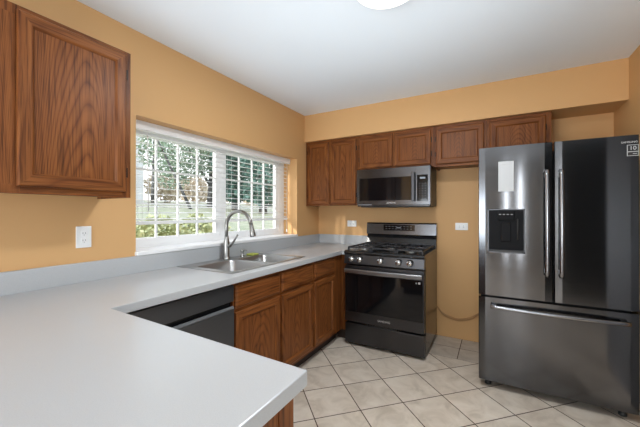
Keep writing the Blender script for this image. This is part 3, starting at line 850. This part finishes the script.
# power cord behind the range
def cat(pts, n=8):
    out = []; P = [Vector(p) for p in pts]; P = [P[0]]+P+[P[-1]]
    for i in range(1, len(P)-2):
        for k in range(n):
            t = k/n; a, b_, c, d_ = P[i-1:i+3]
            out.append(.5*((2*b_)+(-a+c)*t+(2*a-5*b_+4*c-d_)*t*t+(-a+3*b_-3*c+d_)*t**3))
    out.append(P[-2]); return out
b = B()
b.tube(cat([(1.38, -.014, .36), (1.445, -.010, .295), (1.50, -.008, .235), (1.572, -.008, .203), (1.66, -.008, .190), (1.76, -.008, .222), (1.85, -.009, .29), (1.93, -.02, .36)]), .0065, 8)
b.tube(cat([(1.38, -.024, .355), (1.445, -.022, .305), (1.50, -.020, .25), (1.572, -.0195, .220), (1.66, -.0195, .207), (1.76, -.0195, .242), (1.85, -.021, .305), (1.93, -.025, .37)]), .0055, 8)
o = b.build('power_cord', M['cord']); rebase(o, (1.64, -.01, .19)); tag(o, 'brown cord sagging along the back wall between range and refrigerator', 'cord')

# ceiling lamp
cl = thing('ceiling_light', 'round white flush ceiling light over the kitchen aisle', 'ceiling light', (DISC[0], DISC[1], H))
b = B(); b.lathe([(.150, 0), (.1675, -.004), (.1675, -.036), (.160, -.044), (.150, -.046)], (DISC[0], DISC[1], H), n=48); b.build('base_ring', M['white'], cl)
b = B(); b.lathe([(.158, -.040), (.154, -.048), (.10, -.0515), (.001, -.053)], (DISC[0], DISC[1], H), n=48); b.build('diffuser', M['lampwhite'], cl)

# ------------------------------------------------------------------ outdoors
def leaf_mat(name, c1, c2, c3):
    m = mat(name, c2, .6, 0, .3)
    t = N(m, 'ShaderNodeTexCoord'); n = noise(m, t.outputs['Object'], 3.0, 3)
    c = ramp(m, n, [(.3, c1), (.5, c2), (.7, c3)]); LK(m, c, PB(m).inputs['Base Color'])
    return m
M['grass'] = leaf_mat('lawn_grass', (.28, .31, .20), (.38, .39, .27), (.47, .46, .35))
M['leaf_green'] = leaf_mat('leaf_green', (.13, .20, .14), (.24, .33, .24), (.40, .47, .35))
M['leaf_dark'] = leaf_mat('leaf_evergreen', (.05, .115, .095), (.10, .19, .155), (.18, .29, .245))
M['leaf_tan'] = leaf_mat('leaf_tan_autumn', (.40, .32, .22), (.62, .52, .40), (.75, .68, .56))
M['leaf_lime'] = leaf_mat('leaf_yellow_green', (.32, .36, .17), (.48, .52, .30), (.64, .66, .46))
M['bark'] = leaf_mat('bark', (.06, .06, .065), (.10, .10, .105), (.16, .155, .15))
M['siding'] = mat('white_siding', (.80, .81, .82), .6)
M['shingle'] = mat('grey_shingle', (.30, .30, .31), .8)
def gz(x, y=0):
    pts = [(-60, 3.4), (-25, 2.35), (-12, 1.62), (-6, 1.12), (-2.5, .72), (-.25, .60)]
    for (a, za), (c, zc) in zip(pts, pts[1:]):
        if x <= c: return za+(zc-za)*(x-a)/(c-a)
    return .6
t = bmesh.new(); xs = [-60, -40, -25, -18, -12, -9, -6, -4, -2.5, -1.2, -.25]; ys = [-20, -10, -5, 0, 5, 12, 20, 30, 45, 60]
V = [[t.verts.new((x, y, gz(x))) for y in ys] for x in xs]
for i in range(len(xs)-1):
    for j in range(len(ys)-1): t.faces.new([V[i][j], V[i+1][j], V[i+1][j+1], V[i][j+1]])
b = B(); b._add(t, 0, True); struct(b.build('lawn_ground', M['grass']))
def leaves(b, centre, radii, n, size, seed):
    r = random.Random(seed); bm = b.bm
    for _ in range(n):
        while True:
            p = Vector((r.uniform(-1, 1), r.uniform(-1, 1), r.uniform(-1, 1)))
            if .25 < p.length < 1: break
        p = Vector((p.x*radii[0], p.y*radii[1], p.z*radii[2]))+Vector(centre)
        a = Vector((r.gauss(0, 1), r.gauss(0, 1), r.gauss(0, 1))).normalized(); c = a.orthogonal().normalized()
        s = size*r.uniform(.6, 1.3)
        q = [p+a*s, p+c*s*.55, p-a*s, p-c*s*.55]
        bm.faces.new([bm.verts.new(v) for v in q])
def tree(label, x, y, hgt, tr, clumps, m, lean=(0, 0), seed=1, size=.16, group=None, cat='tree', branches=()):
    z = gz(x)-.03
    o = thing('tree', label, cat, (x, y, z), group)
    b = B(); L = [(x+lean[0]*s, y+lean[1]*s, z+hgt*s) for s in (0, .3, .6, 1)]
    b.tube(L, [tr*1.25, tr, tr*.8, tr*.45], 10)
    for (s, dx, dy, dz, rr) in branches:
        p = Vector((x+lean[0]*s, y+lean[1]*s, z+hgt*s)); b.tube([p, p+Vector((dx, dy, dz))*.5, p+Vector((dx, dy, dz*1.15))], [rr, rr*.8, rr*.5], 8)
    b.build('trunk', M['bark'], o)
    b = B()
    for k, (dx, dy, dz, rx, ry, rz, n) in enumerate(clumps): leaves(b, (x+dx, y+dy, z+dz), (rx, ry, rz), n, size, seed*10+k)
    b.build('foliage', m, o)
    return o
def bush(name, label, x, y, r, h, n, m, seed, size=.06, cat='bush', group=None):
    z = gz(x)-.02; o = thing(name, label, cat, (x, y, z), group)
    b = B(); rr = random.Random(seed)
    for k in range(6):
        b.tube([(x, y, z), (x+rr.uniform(-.4, .4)*r, y+rr.uniform(-.4, .4)*r, z+h*.7)], .012, 5)
    b.build('stem', M['bark'], o)
    b = B(); leaves(b, (x, y, z+h*.52), (r, r, h*.52), n, size, seed); b.build('foliage', m, o)
    return o
CX, CY = 1.978, -3.471
def along(px, x):
    c, s = math.cos(.5135), math.sin(.5135); u = (px-320)/310.2
    d = (-s+c*u, c+s*u); return CY+d[1]*(x-CX)/d[0]
tree('big bare-branched green tree seen through the left window sash', -11.6, along(211, -11.6), 5.5, .19,
     [(0, 0, 3.0, 1.2, 1.7, 1.3, 1700), (.2, -1.7, 2.6, 1.0, 1.5, 1.3, 1700), (0, 1.1, 2.3, .9, 1.1, 1.1, 1000), (0, -2.3, 1.6, .8, .9, .8, 500)], M['leaf_green'], (0, .3), 3, .075,
     branches=((.2, 0, -1.6, 1.8, .08), (.3, 0, 1.4, 1.7, .08), (.42, .2, -1.2, 1.9, .06)))
tree('thin leaning tree left of the big tree outside the window', -10, along(191, -10), 3.0, .06, [(0, -1.5, 2.8, .6, .7, .6, 120)], M['leaf_green'], (0, -1.7), 5, .10)
tree('slim dark tree trunk at the far left outside the window', -13, along(154, -13), 5.0, .13, [(0, .1, 3.0, .9, 1.1, 1.3, 700)], M['leaf_green'], (0, .1), 6, .09)
tree('dense dark evergreen seen through the right sash beside the mullion', -9.6, along(235, -9.6), 6.0, .16,
     [(0, 0, 2.6, 1.1, 1.25, 2.2, 1900), (0, 0, 1.0, 1.0, 1.1, .6, 500)], M['leaf_dark'], (0, 0), 7, .13)
tree('dense dark evergreen at the right end of the window', -7.6, along(263, -7.6), 6.5, .16,
     [(0, .1, 2.6, 1.0, 1.3, 2.2, 1800), (0, .1, .9, .9, 1.2, .6, 500)], M['leaf_dark'], (0, 0), 8, .13)
for k, (px, x) in enumerate(((165, -19), (194, -20), (224, -22.5), (252, -19.5))):
    bush('autumn_bush', ['pale tan autumn bush far behind the slim left tree', 'pale tan autumn bush far behind the leaning tree', 'pale tan autumn bush far behind the window mullion', 'pale tan autumn bush behind the two evergreens'][k], x, along(px, x), 1.35, 2.2, 500, M['leaf_tan'], 40+k, .2, group='tan bushes beyond the lawn')
for k, px in enumerate((141, 158, 176, 196, 216)):
    x = -1.5-.72*(k % 2)
    bush('garden_bush', ['leftmost', 'second from left', 'third from left', 'fourth from left', 'rightmost'][k]+' yellow-green bush just outside under the left window sash', x, along(px, x), .28, .50+.08*(k % 2), 620, M['leaf_lime'], 60+k, .035, group='bushes under the window')
# pale house far left
hx = -16; hy = along(134, hx)
hs = thing('neighbour_house', 'white sided house at the far left outside the window', 'house', (hx-3, hy-2.6, gz(hx)-.3))
b = B(); b.box(hx-6, hx, hy-6.2, hy+.55, gz(hx)-.6, 6.5)
for k in range(30): b.prism([(hx, 2.0+.15*k), (hx+.02, 2.0+.15*k), (hx, 2.14+.15*k)], 'y', hy-6.2, hy+.55)
hw = b.build('siding_wall', M['siding'], hs)
b = B(); b.prism([(hx-6.4, 6.4), (hx+.4, 6.4), (hx-3, 8.6)], 'y', hy-6.5, hy+.9); b.build('roof', M['shingle'], hs)
b = B(); b.box(hx-.02, hx+.04, hy-1.6, hy-.6, 3.0, 4.4); b.build('house_window', M['glass_black'], hw)

# parts go no deeper than thing > part > sub-part
def depth(o):
    n = 0
    while o.parent is not None: o = o.parent; n += 1
    return n
for o in list(S.objects):
    while depth(o) > 2: o.parent = o.parent.parent
